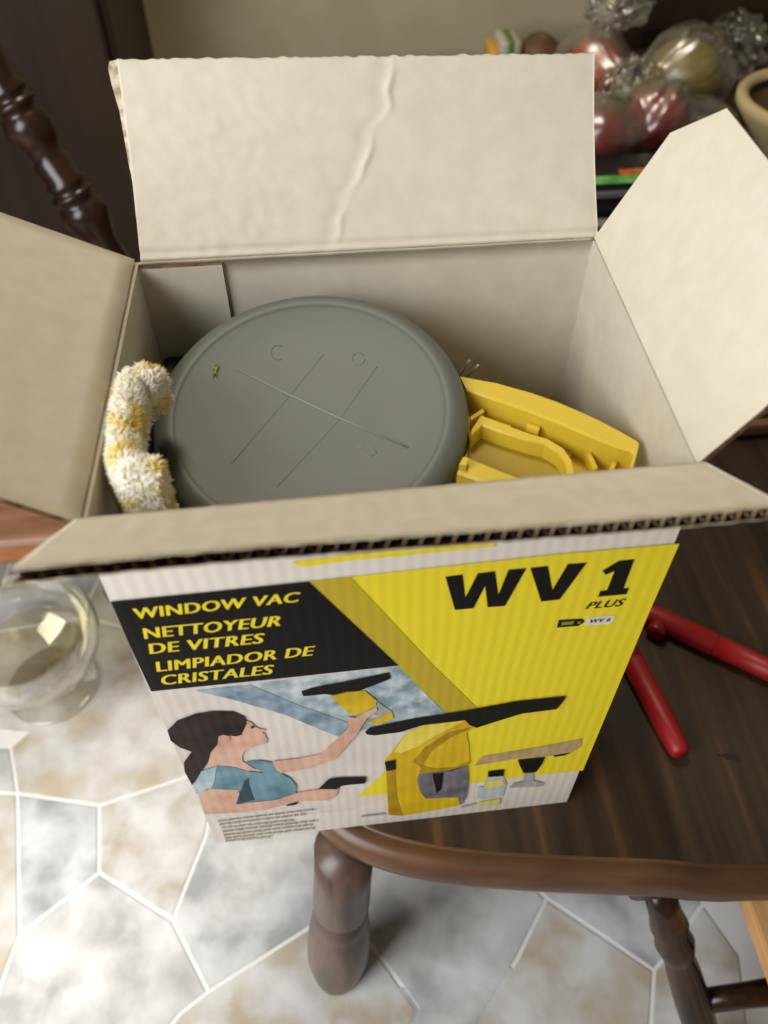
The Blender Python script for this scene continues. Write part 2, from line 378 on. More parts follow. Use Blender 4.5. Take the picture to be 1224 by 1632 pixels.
# back flap: rippled, with a long diagonal crease
bA, bB = flap_pt(BL, BR, Yv, (188, 99)), flap_pt(BR, BL, Yv, (945, 89))
crease = [(.575, 1.0), (.567, .86), (.560, .74), (.533, .66), (.512, .52), (.492, .42), (.464, .30), (.443, .18), (.425, .05)]
def bdisp(u, v):
    for (u0, v0), (u1, v1) in zip(crease, crease[1:]):
        if v1 <= v <= v0:
            uc = u0 + (u1 - u0) * ((v0 - v) / (v0 - v1)); break
    else: uc = crease[-1][0]
    d = (u - uc) * .24 + .0022 * noise.noise(Vector((v * 9, 2, 7))) + .0008 * noise.noise(Vector((v * 30, 2, 7)))
    amp = .00085 * min(1, v * 6) * (0.65 + 0.55 * math.sin(v * 17))
    z = amp * (math.exp(-(d / .0017) ** 2)) - .0004 * math.exp(-((d + .005) / .004) ** 2)
    left = max(0.0, min(1.0, (.5 - u) / .25)) * max(0.25, 1 - v * .6)
    z += .0005 * left * noise.noise(Vector((u * 34 + v * 9, v * 15 - u * 6, 5)))
    z += .0003 * noise.noise(Vector((u * 12, v * 5, 8)))
    z -= .0010 * math.exp(-((v - .035) / .014) ** 2)
    return z - .003 * math.sin(math.pi * min(1, v))
bn = nrm(BL, BR, bA, CAM)
hl = Vector((.004, 0, 0))
bfl = panel('back_flap', BL + hl, BR, bB, bA, bn, 220, 80, disp=bdisp, rag=.0010, mats=[M_liner, M_outer, M_torn])
pe = [on_plane(u, v, bA - bn * .004, bn) for u, v in ((196, 97), (176, 101), (174, 112), (180, 140), (192, 180), (206, 260), (214, 300))]
slab_later = pe
# front flap: two liners with an open fluted core between them
fA, fB = flap_pt(FL, FR, -Yv, (18, 934)), flap_pt(FR, FL, -Yv, (1252, 822))
fn = nrm(FL, FR, fA, FL + Vector((0, 1, 1)))
fflap = thing('front_flap', (FL + FR) / 2, 'x', 'x'); del fflap['label']; del fflap['category']
fflap.parent = carton; fflap.matrix_parent_inverse = Matrix.Translation(-carton.location)
GAP = .0038
def fdisp(u, v): return .0009 * math.sin(u * 5 + .5) * v + .00025 * noise.noise(Vector((u * 40, v * 3, 2)))
panel('inner_liner', FL + fn * GAP, FR + fn * GAP, fB + fn * GAP, fA + fn * GAP, fn, 120, 12, th=.0004, disp=fdisp, parent=fflap, rag=.0008, mats=[M_liner, M_kraft, M_torn])
panel('outer_liner', FL, FR, fB, fA, fn, 120, 12, th=.0004, disp=fdisp, parent=fflap, rag=.0008, mats=[M_kraft, M_outer, M_torn])
vs = []; fs = []; NX = 540; NL = 46
for j in (0, 1):
    for i in range(NX + 1):
        u = i / NX; v = j * .993
        p = FL.lerp(FR, u).lerp(fA.lerp(fB, u), v)
        vs.append(p + fn * (.0005 + (GAP - .0006) * (.5 + .5 * math.sin(u * NL * 2 * math.pi)) + fdisp(u, v)))
for i in range(NX): fs.append((i, i + 1, NX + 2 + i, NX + 1 + i))
mesh('fluted_core', vs, fs, mat('paper_flute', (158, 128, 98), .9), fflap, True)
# right flap with its chamfered corner
rn_dir = Vector((math.cos(math.radians(63.2)), 0, math.sin(math.radians(63.2))))
hR = (FR - BR).normalized(); oR = (rn_dir - hR * rn_dir.dot(hR)).normalized()
def rf(a, b): return BR + oR * a + hR * b
rn = oR.cross(hR).normalized(); rn = rn if rn.x < 0 else -rn
LR = (FR - BR).length
def slab(name, poly, n_, th, mats, parent):
    bm = bmesh.new(); a = [bm.verts.new(p) for p in poly]; b = [bm.verts.new(Vector(p) + n_ * th) for p in poly]; k = len(poly)
    f0 = bm.faces.new(a); f1 = bm.faces.new(b[::-1]); f0.material_index = 1; f1.material_index = 0
    for i in range(k):
        f = bm.faces.new((a[i], b[i], b[(i + 1) % k], a[(i + 1) % k])); f.material_index = 0 if i == k - 1 else 2
    return frombm(name, bm, mats, parent)
slab('right_flap', [rf(.0003, .002), rf(.0599, .0012), rf(.0848, .0272), rf(.0848, LR - .002), rf(.0336, LR - .0005), rf(.0003, LR - .003)], rn, TH, [M_liner, M_outer, M_kraft], carton)
slab('peeled_corner', slab_later, bn, .0022, [M_torn, M_torn, M_torn], carton)
# left flap
def lf(base, oth, P, L):
    p = flap_pt(base, oth, -X, P); return base + (p - base).normalized() * L
lA, lB = lf(BL, FL, (0, 345), .088), lf(FL, BL, (0, 803), .088)
lh = (FL - BL).normalized()
ln = nrm(BL, FL, lA, BL + Vector((1, 0, 1)))
panel('left_flap', BL + lh * .001 - ln * 0, FL - lh * .001, lB, lA, ln, 24, 10, disp=lambda u, v: .0003 * noise.noise(Vector((u * 8, v * 8, 4))))

# ---- print on the front panel (flat ink, traced where it sits on the panel)
FO = bFL.copy(); FNV = -front_n
def P(u, v, k=1): return on_plane(u, v, FO + FNV * (.00018 * k), FNV)
def inkpoly(name, polys, m, k, parent=fp):
    vs = []; fs = []
    for poly in polys:
        p3 = [P(u, v, k) for u, v in poly]; b = len(vs); vs += p3
        fs += [tuple(b + i for i in t) for t in tessellate_polygon([p3])]
    o = mesh(name, vs, fs, m, parent)
    bm = bmesh.new(); bm.from_mesh(o.data)
    for f in bm.faces:
        f.normal_update()
        if f.normal.dot(FNV) < 0: f.normal_flip()
    bm.to_mesh(o.data); bm.free(); return o
def tx(scale, ox, oy, pts): return [(ox + x / scale, oy + y / scale) for x, y in pts]
c1 = lambda p: tx(2.4, 150, 860, p); c2 = lambda p: tx(2.847, 680, 850, p); c3 = lambda p: tx(2.847, 230, 1050, p); c4 = lambda p: tx(3.06, 560, 1060, p)
def inktext(name, lines, m, k, bold=.02, shear=0.0, parent=fp):
    vs = []; fs = []
    for txt, quad in lines:
        cu = bpy.data.curves.new('lettering', 'FONT'); cu.body = txt; cu.size = 1; cu.offset = 0; cu.resolution_u = 3; cu.shear = shear; cu.space_character = 1.06
        o = bpy.data.objects.new('lettering', cu); COL.objects.link(o)
        dg = bpy.context.evaluated_depsgraph_get(); me = o.evaluated_get(dg).to_mesh()
        co = [v.co.copy() for v in me.vertices]; po = [tuple(p.vertices) for p in me.polygons]
        o.evaluated_get(dg).to_mesh_clear(); bpy.data.objects.remove(o); bpy.data.curves.remove(cu)
        x0, x1 = min(c.x for c in co), max(c.x for c in co); y0, y1 = min(c.y for c in co), max(c.y for c in co)
        tl, tr_, br, bl = quad; b = len(vs)
        for sh in (-1, -.5, 0, .5, 1):
            b = len(vs)
            for c in co:
                s, t = (c.x - x0) / (x1 - x0) + sh * bold * .75 / (x1 - x0), (c.y - y0) / (y1 - y0)
                u = (bl[0] * (1 - s) + br[0] * s) * (1 - t) + (tl[0] * (1 - s) + tr_[0] * s) * t
                v = (bl[1] * (1 - s) + br[1] * s) * (1 - t) + (tl[1] * (1 - s) + tr_[1] * s) * t
                vs.append(P(u, v, k + sh * .05))
            fs += [tuple(b + i for i in f) for f in po]
    return mesh(name, vs, fs, m, parent)
ye = [(492, 927), (680, 906), (884, 884), (1083, 866.5), (1040, 964), (985, 1095), (929, 1228), (840, 1237), (753, 1248), (730, 1250), (700, 1180), (640, 1064)]
inkpoly('yellow_field', [ye], I_yel, 1)
inkpoly('yellow_strip', [[(465, 896), (560, 884), (789, 863), (789, 871), (640, 886), (560, 893), (482, 904)]], I_yel, 1)
inkpoly('dark_yellow_band', [[(490, 927), (558, 919.5), (620, 985), (690, 1060), (762, 1130), (740, 1150), (712, 1140), (636, 1063)]], I_band, 2)
inkpoly('yellow_wedge', [c4([(25, 642), (168, 518), (180, 628)])], I_yel, 2)
inkpoly('photo_backdrop', [[(242, 1102), (635, 1061), (714, 1139), (735, 1180), (660, 1255), (560, 1292), (344, 1310), (300, 1240)]], I_wall, 1)
inkpoly('window_in_photo', [c3([(215, 143), (880, 70), (1153, 35)]) + [(714, 1139)] + c3([(1200, 290), (1000, 322), (880, 355), (640, 255), (400, 185), (265, 150)])], I_glass, 2)
inkpoly('window_shade_in_photo', [c3([(230, 145), (480, 118), (700, 210), (930, 290), (905, 335), (880, 352), (640, 255), (400, 185)])], I_glassd, 3)
inkpoly('title_block', [[(176, 959), (330, 944), (492, 927), (635, 1061), (440, 1082), (241, 1102), (207, 1030)]], I_blk, 3)
inktext('title_lettering', [
    ('WINDOW VAC', c1([(148, 264), (786, 200), (783, 238), (165, 304)])),
    ('NETTOYEUR', c1([(180, 340), (717, 290), (710, 330), (196, 380)])),
    ('DE VITRES', c1([(203, 399), (650, 357), (646, 396), (216, 438)])),
    ('LIMPIADOR DE', c1([(231, 468), (843, 406), (838, 443), (243, 506)])),
    ('CRISTALES', c1([(254, 520), (686, 478), (682, 514), (263, 557)]))], I_txt, 4, .05, .12)
inkpoly('model_lettering', [
    c2([(85, 197), (163, 187), (175, 292), (232, 182), (310, 172), (325, 280), (372, 165), (453, 158), (355, 330), (277, 335), (265, 238), (212, 340), (128, 348)]),
    c2([(470, 157), (550, 148), (570, 258), (640, 140), (727, 133), (603, 300), (520, 310)]),
    c2([(797, 170), (872, 125), (943, 117), (893, 250), (918, 248), (906, 276), (777, 288), (788, 262), (818, 258), (852, 172), (812, 188)])], I_blk, 2)
inktext('plus_lettering', [('PLUS', c2([(731, 314), (906, 296), (892, 330), (721, 344)]))], I_blk, 2, .035, .3)
cb = lambda p: tx(7.65, 860, 960, p)
inkpoly('badge_arrow', [cb([(208, 308), (235, 215), (520, 200), (550, 235), (470, 288)])], I_blk, 2)
inkpoly('badge_slot', [cb([(262, 280), (272, 240), (425, 228), (405, 270)]), cb([(455, 262), (468, 232), (500, 230), (505, 240), (490, 262)])], I_olive, 3)
inkpoly('badge_pill', [cb([(545, 285), (590, 185), (900, 160), (930, 180), (900, 230), (860, 262)])], I_wht, 2)
inktext('badge_lettering', [('WV 6', cb([(625, 210), (868, 188), (858, 232), (615, 252)]))], I_blk, 3, .03, .25)
# the person in the printed picture
inkpoly('printed_hair', [c3([(105, 325), (150, 280), (230, 250), (310, 238), (400, 240), (455, 265), (464, 292), (440, 345), (415, 352), (370, 345), (335, 362), (330, 390), (300, 425), (290, 465), (250, 522), (217, 573), (183, 512), (180, 470), (215, 422), (160, 402), (120, 372)])], I_hair, 5)
inkpoly('printed_face', [c3([(452, 280), (484, 286), (498, 302), (512, 312), (528, 318), (549, 318), (547, 328), (536, 335), (550, 343), (549, 352), (558, 362), (556, 382), (530, 390), (480, 406), (452, 424), (444, 442), (446, 465), (510, 505), (440, 512), (300, 492), (285, 470), (255, 437), (290, 430), (325, 398), (333, 358), (370, 343), (415, 350), (440, 343)])], I_skin, 4)
inkpoly('printed_ear', [c3([(338, 350), (360, 344), (388, 352), (390, 368), (370, 382), (345, 380), (334, 366)])], I_skin2, 6)
inkpoly('printed_eye', [c3([(482, 308), (497, 304), (500, 312), (486, 317)])], I_hair, 6)
inkpoly('printed_shirt', [c3([(222, 578), (258, 510), (330, 485), (400, 490), (480, 512), (540, 517), (455, 468), (520, 460), (585, 470), (610, 515), (660, 540), (690, 575), (687, 612), (600, 640), (420, 662), (420, 600), (300, 590), (238, 612)])], I_shirt, 5)
inkpoly('printed_sleeve', [c3([(222, 578), (258, 510), (330, 487), (322, 520), (318, 560), (300, 590), (238, 612)])], I_shirtl, 6)
inkpoly('printed_shirt_fold', [c3([(455, 555), (472, 540), (475, 575), (500, 640), (420, 660), (432, 610)])], I_shirtd, 6)
inkpoly('printed_raised_arm', [c3([(580, 465), (700, 452), (800, 432), (870, 368), (930, 308), (918, 262), (960, 268), (1020, 235), (1052, 218), (1058, 236), (1010, 270), (960, 350), (865, 455), (740, 500), (620, 520), (600, 505)])], I_skin, 6)
inkpoly('printed_lower_arm', [c3([(245, 612), (290, 588), (425, 596), (432, 615), (415, 660), (600, 640), (700, 606), (790, 592), (882, 590), (870, 620), (840, 642), (700, 645), (560, 682), (450, 697), (275, 706)])], I_skin, 6)
inkpoly('printed_phone', [c3([(790, 590), (838, 545), (880, 540), (1005, 538), (1003, 565), (900, 575), (870, 592)])], I_blk, 7)
inkpoly('printed_belt', [c3([(640, 664), (700, 648), (690, 662), (650, 668)])], I_blk, 5)
inkpoly('printed_wiper_blade', [c3([(712, 148), (760, 132), (900, 105), (1000, 85), (1110, 62), (1118, 90), (1010, 132), (960, 150), (870, 167), (820, 160), (722, 170)])], I_blk, 5)
inkpoly('printed_held_vac', [c3([(843, 168), (920, 150), (1000, 145), (1055, 190), (1050, 212), (1000, 240), (960, 258), (920, 242), (890, 210)]), c3([(1005, 290), (1080, 262), (1122, 238), (1132, 270), (1070, 297)])], I_vac, 5)
inkpoly('printed_held_tank', [c3([(1058, 195), (1122, 238), (1078, 264), (1042, 255), (1062, 235)])], I_sil, 4)
# the vacuum in the printed picture
inkpoly('printed_vac_body', [c4([(165, 462), (200, 420), (260, 340), (350, 292), (555, 268), (600, 300), (560, 330), (572, 385), (578, 480), (500, 517), (380, 525), (330, 530), (320, 560), (335, 615), (365, 652), (450, 648), (520, 645), (530, 682), (440, 702), (250, 735), (180, 730), (172, 600)])], I_vac, 4)
inkpoly('printed_vac_neck', [c4([(270, 330), (350, 294), (555, 270), (480, 310), (400, 350), (330, 395), (240, 430), (205, 425)])], I_vacl, 5)
inkpoly('printed_vac_shade', [c4([(172, 515), (212, 515), (222, 640), (247, 735), (182, 731)]), c4([(300, 470), (360, 400), (470, 330), (600, 300), (480, 355), (390, 420), (340, 500)]), c4([(330, 525), (345, 490), (400, 505), (500, 500), (570, 470), (575, 482), (500, 517), (380, 527)])], I_vacd, 5)
inkpoly('printed_vac_tank', [c4([(320, 560), (330, 532), (480, 512), (565, 488), (572, 560), (560, 640), (538, 682), (522, 645), (362, 652), (335, 615)])], I_tank, 5)
inkpoly('printed_tank_core', [c4([(395, 530), (450, 525), (440, 605), (415, 625)])], I_blk, 6)
inkpoly('printed_vac_button', [c4([(163, 472), (215, 462), (216, 510), (170, 516)])], I_blk, 6)
inkpoly('printed_vac_blade', [c4([(66, 325), (90, 305), (300, 262), (560, 222), (800, 178), (1048, 152), (1030, 180), (1000, 215), (830, 237), (700, 277), (610, 306), (575, 292), (555, 268), (350, 292), (240, 327), (110, 343), (75, 338)])], I_blk, 6)
inkpoly('printed_pad', [c4([(595, 492), (640, 445), (880, 405), (1125, 360), (1120, 395), (1070, 430), (990, 442), (850, 450), (720, 470)])], I_cloth, 3)
inkpoly('printed_pad_holder', [c4([(812, 462), (945, 448), (930, 482), (900, 522), (840, 527), (822, 492)]), c4([(985, 440), (1070, 428), (1040, 440), (990, 448)])], I_blk, 4)
inkpoly('printed_stand', [c4([(845, 525), (890, 520), (888, 562), (940, 575), (930, 592), (770, 598), (790, 575), (838, 565)])], I_sil, 3)
inkpoly('printed_bottle_cap', [c4([(668, 518), (745, 509), (742, 541), (666, 546)])], I_blk, 4)
inkpoly('printed_bottle', [c4([(660, 546), (740, 540), (755, 580), (738, 640), (715, 650), (640, 655), (612, 648), (618, 592), (645, 595)])], I_chal, 3)
inkpoly('printed_bottle_label', [c4([(655, 566), (735, 556), (748, 585), (650, 605)]), c4([(615, 668), (728, 652), (722, 680), (612, 688)])], I_pale, 4)
inkpoly('printed_floor_line', [c4([(45, 735), (165, 722), (168, 730), (50, 742)])], I_sil, 4)
inkpoly('printed_floor_line', [c4([(530, 690), (610, 672), (610, 680), (530, 698)])], I_sil, 4)
ct = lambda p: tx(6.12, 330, 1270, p)
rows = [((108, 228), (1062, 112)), ((120, 262), (980, 158)), ((140, 296), (842, 218)), ((150, 330), (1085, 222)), ((160, 366), (1030, 262)), ((172, 398), (1060, 296)), ((180, 424), (640, 380))]
dash = []
for (a, b) in rows:
    t = 0.0; Lr = math.hypot(b[0] - a[0], b[1] - a[1])
    while t < 1:
        wd = random.uniform(.05, .14); e = min(1, t + wd)
        p = lambda s, o: (a[0] + (b[0] - a[0]) * s + o * .25, a[1] + (b[1] - a[1]) * s + o)
        n_ = max(2, int((e - t) * Lr / 16))
        for k in range(n_):
            s0 = t + (e - t) * k / n_; s1 = t + (e - t) * (k + .78) / n_; hgt = random.choice((11, 11, 15))
            dash.append(ct([p(s0, 0), p(s1, 0), p(s1, hgt + 3), p(s0, hgt + 3)]))
        t = e + .012
inkpoly('small_print', dash, I_grey, 3)

# ------------------------------------------------------------------ contents of the box
# frosted grey tub standing mouth down
M_tub = mat('frosted_grey_plastic', (94, 99, 92), 0.5, Subsurface_Weight=0.25, Subsurface_Scale=0.01)
noise_bump(M_tub, 400, 0.05, 0.0004)
M_tubl = mat('pale_mould_line', (140, 143, 132), 0.45)
RD = .0750; tubc = Vector((-.0335, .0845, .3055))
tilt = Vector((-.045, -.205, 1)).normalized()
tub = thing('grey_tub', (tubc.x, tubc.y, TH), 'round frosted grey plastic tub standing upside down in the open box', 'tub')
Pb = tubc - tilt * .06; Lt = .06
lathe('tub_body', (Pb.x, .092, TH + .002), Pb + tilt * .002, [(0, .036), (.02, .038), (.9, .0385), (1, .0385)], M_tub, tub, 48)
pr = [(0, .038), (.2, .0385), (.40, .045), (.56, .056), (.66, RD - .004)]
for k in range(9):
    an = math.pi / 2 * k / 8; pr.append((1 - (.009 - .009 * math.sin(an)) / Lt, RD - .009 + .009 * math.cos(an)))
pr += [(1 - .0000 / Lt, RD - .0105), (1 - .0004 / Lt, RD - .0115), (1 - .0008 / Lt, RD - .0125), (1 - .0006 / Lt, .03), (1 - .0006 / Lt, .0001)]
lathe('tub_shell', Pb, tubc, pr, M_tub, tub, 72)
dpl = tubc - tilt * .0006
def D(u, v): return on_plane(u, v, dpl, tilt)
dd = lambda p: tx(2.007, 150, 400, p)
def ridge(name, pxs, r, m, par): return tube(name, [D(u, v) for u, v in pxs], r, m, par, 6)
ridge('mould_line', dd([(455, 377), (625, 461), (785, 535), (1005, 628)]), .00045, M_tubl, tub)
ridge('mould_line', dd([(735, 330), (625, 465), (440, 680)]), .00012, M_tub, tub)
ridge('mould_line', dd([(905, 370), (785, 540), (585, 755)]), .00012, M_tub, tub)
def arc(c, r, a0, a1, k=10): return [(c[0] + r * math.cos(math.radians(a0 + (a1 - a0) * i / k)), c[1] + r * math.sin(math.radians(a0 + (a1 - a0) * i / k))) for i in range(k + 1)]
ridge('embossed_mark', dd(arc((590, 325), 24, 60, 300)), .00016, M_tub, tub)
ridge('embossed_mark', dd(arc((846, 345), 20, 0, 330)), .00016, M_tub, tub)
ridge('embossed_mark', dd([(838, 632), (870, 612), (905, 645), (880, 660), (850, 640)]), .0002, M_tubl, tub)
lint = tube('lint_fluff', [D(*p) + tilt * .001 for p in dd([(380, 402), (392, 385), (384, 372), (398, 368), (390, 392), (396, 404)])], [.0003, .0005, .0004, .0005, .0004, .0002], mat('olive_lint', (150, 150, 52), 0.95), None, 6)
tag(lint, 'tiny yellow green lint bit stuck on the grey tub', 'lint')

# yellow handheld vac body, hollow end up
M_yp = mat('yellow_plastic', (218, 188, 56), 0.42, Subsurface_Weight=0.08, Subsurface_Scale=0.004); noise_bump(M_yp, 300, 0.05, 0.0005)
ZV = .303
vp = lambda p: tx(3.06, 660, 560, p)
def V3(p, z=ZV):
    o = [at(u, v, z).xy for u, v in vp(p)]
    for q in o:
        q.x = min(q.x, .1150); dv = q - tubc.xy
        if dv.length < RD + .0015: q.xy = tubc.xy + dv.normalized() * (RD + .0015)
    return o
vac = thing('yellow_window_vac', (.07, .085, TH), 'yellow plastic handheld vacuum body standing hollow end up beside the grey tub', 'vacuum')
out_o = [(120, 100), (215, 115), (400, 145), (570, 192), (700, 237), (800, 280), (900, 325), (1000, 378), (1090, 432), (1100, 445), (1088, 500), (1050, 640), (1000, 760)]
out_i = [(110, 160), (235, 187), (400, 236), (560, 291), (700, 345), (800, 388), (900, 430), (1000, 468), (1058, 484), (1072, 494), (1062, 530), (1025, 640), (975, 760)]
def strip(name, o, i, ztop, zbot, m, par):
    a = V3(o); b = V3(i)
    bm = bmesh.new(); n_ = len(a)
    col = [[bm.verts.new((p.x, p.y, z)) for p, z in ((a[k], zbot), (a[k], ztop - .0012), (a[k].lerp(b[k], .12), ztop), (a[k].lerp(b[k], .9), ztop - .0002), (b[k], ztop - .001), (b[k], zbot))] for k in range(n_)]
    for k in range(n_ - 1):
        for j in range(6): bm.faces.new((col[k][j], col[k + 1][j], col[k + 1][(j + 1) % 6], col[k][(j + 1) % 6]))
    bm.faces.new(col[0]); bm.faces.new(col[-1][::-1]); return frombm(name, bm, m, par)
strip('outer_wall', out_o, out_i, ZV, ZV - .06, M_yp, vac)
low_o = [(60, 490), (190, 550), (350, 608), (500, 668), (640, 725), (800, 790)]
low_i = [(110, 425), (225, 470), (430, 548), (560, 597), (690, 640), (830, 690)]
strip('near_wall', low_o, low_i, ZV - .004, ZV - .05, M_yp, vac)
# floor plate of the hollow and the U shaped inner wall
fl = V3([(110, 160), (400, 236), (700, 345), (1000, 468), (1065, 500), (1000, 760), (800, 760), (500, 660), (60, 490)], ZV - .012)
uo = [(250, 330), (330, 262), (430, 300), (570, 352), (660, 378), (740, 425), (782, 485), (792, 545), (770, 600), (700, 640), (640, 655)]
ui = [(262, 362), (340, 312), (440, 348), (570, 388), (645, 405), (712, 445), (748, 495), (756, 545), (738, 590), (690, 622), (640, 635)]
strip('loop_wall', uo, ui, ZV - .006, ZV - .045, M_yp, vac)
M_yr = mat('yellow_plastic_painted_shade', (168, 142, 42), 0.55)  # darker copy of the yellow plastic: recess shade painted into its colour
def plate(name, pl, z0, z1, m): return prism(name, pl, z0, z1, m, vac)
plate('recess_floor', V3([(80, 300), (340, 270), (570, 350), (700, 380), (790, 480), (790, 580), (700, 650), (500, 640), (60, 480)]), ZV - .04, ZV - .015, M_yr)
plate('end_floor', V3([(745, 425), (800, 388), (1000, 468), (1070, 496), (1020, 660), (760, 720), (680, 650), (760, 600), (792, 545), (782, 485)]), ZV - .03, ZV - .016, M_yp)
plate('side_floor', V3([(120, 165), (235, 187), (560, 291), (800, 388), (760, 440), (660, 380), (570, 352), (330, 262), (250, 330), (150, 330)]), ZV - .03, ZV - .014, M_yp)
def rib(a, b, wd=14, dz=.004):
    a2, b2 = Vector(a), Vector(b); d = (b2 - a2).normalized(); nn = Vector((-d.y, d.x)) * wd / 2
    plate('rib', V3([a2 + nn, b2 + nn, b2 - nn, a2 - nn]), ZV - .018, ZV - dz, M_yp)
rib((862, 412), (905, 505), 22, .009); rib((1000, 470), (968, 540), 22, .008); rib((785, 562), (835, 572), 18, .008); rib((330, 255), (480, 305), 22, .009); rib((250, 275), (345, 232), 18, .007)
rib((560, 310), (620, 330), 30, .006)
plate('clip_block', V3([(205, 500), (265, 515), (255, 552), (195, 540)]), ZV - .05, ZV - .0005, M_yp)
# lower grip below the hollow, down to the carton floor
bo = V3([(110, 140), (400, 190), (700, 290), (1000, 420), (1060, 480), (1010, 640), (800, 700), (500, 600), (100, 470)])
cc = sum(bo, Vector((0, 0))) / len(bo)
vs = []; nb = len(bo); lev = [(.25, 1.0), (.20, .8), (.12, .62), (.05, .66), (TH + .002, .7)]
for z, sc in lev: vs += [(*(cc + (p - cc) * sc + Vector((0, -.0)) * 1), z) for p in bo]
fs = [tuple(range(nb)), tuple(reversed(range((len(lev) - 1) * nb, len(lev) * nb)))]
for i in range(len(lev) - 1):
    for k in range(nb): fs.append((i * nb + k, (i + 1) * nb + k, (i + 1) * nb + (k + 1) % nb, i * nb + (k + 1) % nb))
bm = bmesh.new(); bv = [bm.verts.new(v) for v in vs]
for f in fs: bm.faces.new([bv[i] for i in f])
frombm('grip_body', bm, M_yp, vac)
tie = thing('plastic_tie', at(740, 590, .29), 'thin clear plastic tie ends sticking up behind the yellow vacuum', 'tie')
Mt = mat('clear_tie', (190, 184, 160), 0.3)
for a, b in (((728, 606), (748, 575)), ((745, 600), (762, 582))): tube('tie_end', [at(*a, .262), at((a[0] + b[0]) / 2, (a[1] + b[1]) / 2 + 1, .28), at(*b, .30)], .0006, Mt, tie, 6)

# fleece pad on its black holder
pad = thing('fleece_wiper_pad', (-.1, .09, TH), 'fluffy white and yellow fleece pad on black holder at left inside the box', 'wiper')
ZP = .334
pc = [at(u, v, ZP) for u, v in ((253, 610), (232, 605), (212, 612), (199, 648), (196, 690), (198, 732), (214, 758), (254, 756))]
prd = [.0078, .0086, .0086, .0074, .0070, .0078, .0094, .0082]
for p, r in zip(pc, prd): p.x = max(p.x, -.1172 + p.y * .018 + r * .66 + .0025)
cap = []
for i in range(len(pc) - 1):
    for k in range(5): cap.append((pc[i].lerp(pc[i + 1], k / 5), prd[i] + (prd[i + 1] - prd[i]) * k / 5))
cap.append((pc[-1], prd[-1]))
bm = bmesh.new()
def padring(p, d, r, depth):
    a = Vector((-d.y, d.x, 0)).normalized(); out = []
    for k in range(12):
        an = math.pi * k / 11; out.append(p + a * r * math.cos(an) + Vector((0, 0, 1)) * (r * .9 * math.sin(an)))
    out.append(p - a * r * .9 - Vector((0, 0, depth))); out.append(p + a * r * .9 - Vector((0, 0, depth))); return out
rings = []
for i, (p, r) in enumerate(cap):
    d = cap[min(i + 1, len(cap) - 1)][0] - cap[max(i - 1, 0)][0]; rings.append(padring(p, d, r * .66, .045 if i > len(cap) - 9 else .014))
bvs = [[bm.verts.new(v) for v in rg] for rg in rings]
for i in range(len(bvs) - 1):
    for k in range(14): bm.faces.new((bvs[i][k], bvs[i + 1][k], bvs[i + 1][(k + 1) % 14], bvs[i][(k + 1) % 14]))
bm.faces.new(bvs[0]); bm.faces.new(bvs[-1][::-1])
M_pile = mat('white_yellow_fleece', (240, 226, 176), 0.95, spec=0.1); noise_col(M_pile, (255, 250, 234), (248, 224, 128), 85, 1, 0.46, 0.64, c3=(253, 244, 206))
core = frombm('pad_core', bm, M_pile, pad, True)
tv = []; tf = []
core.data.calc_loop_triangles()
tris = [(core.data.vertices[t.vertices[0]].co, core.data.vertices[t.vertices[1]].co, core.data.vertices[t.vertices[2]].co, t.normal.copy(), t.area) for t in core.data.loop_triangles]
for a, b, c, n_, ar in tris:
    cnt = ar / .45e-6; cnt = int(cnt) + (random.random() < cnt % 1)
    for _ in range(cnt):
        u, v = random.random(), random.random()
        if u + v > 1: u, v = 1 - u, 1 - v
        p = a + (b - a) * u + (c - a) * v
        if p.z < ZP - .03: continue
        cl = Vector((noise.noise(p * 260), noise.noise(p * 260 + Vector((9, 0, 0))), noise.noise(p * 260 + Vector((0, 9, 0)))))
        d = (n_ + cl * 1.3 + Vector((random.uniform(-.3, .3), random.uniform(-.3, .3), random.uniform(-.3, .3)))).normalized()
        L = random.uniform(.0024, .0038); wv = .00042
        s1, s2 = frame_of(d); bI = len(tv)
        tip = p + d * L + Vector((random.uniform(-1, 1), random.uniform(-1, 1), -.4)) * .0006
        tip.x = max(tip.x, -.1174 + tip.y * .018)
        mid = p + d * L * .55
        for q, r_ in ((p, wv), (mid, wv * .85)):
            for k in range(3):
                an = 2.094 * k; tv.append(q + (s1 * math.cos(an) + s2 * math.sin(an)) * r_)
        tv.append(tip)
        for k in range(3):
            k2 = (k + 1) % 3; tf += [(bI + k, bI + k2, bI + 3 + k2, bI + 3 + k), (bI + 3 + k, bI + 3 + k2, bI + 6)]
pile = mesh('fleece_pile', tv, tf, M_pile, pad, True); pile['kind'] = 'stuff'
M_bp = mat('black_plastic', (14, 14, 15), 0.45)
bm = bmesh.new()
rbox(bm, (-.1135, .014, .20), (-.1000, .155, .278), .004); rbox(bm, (-.1145, .035, .26), (-.1095, .100, .316), .001); rbox(bm, (-.112, .008, .21), (-.088, .030, .281), .003); rbox(bm, (-.112, .140, .21), (-.083, .161, .282), .003); rbox(bm, (-.108, .05, TH + .001), (-.088, .12, .21), .004)
frombm('wiper_holder', bm, M_bp, pad)

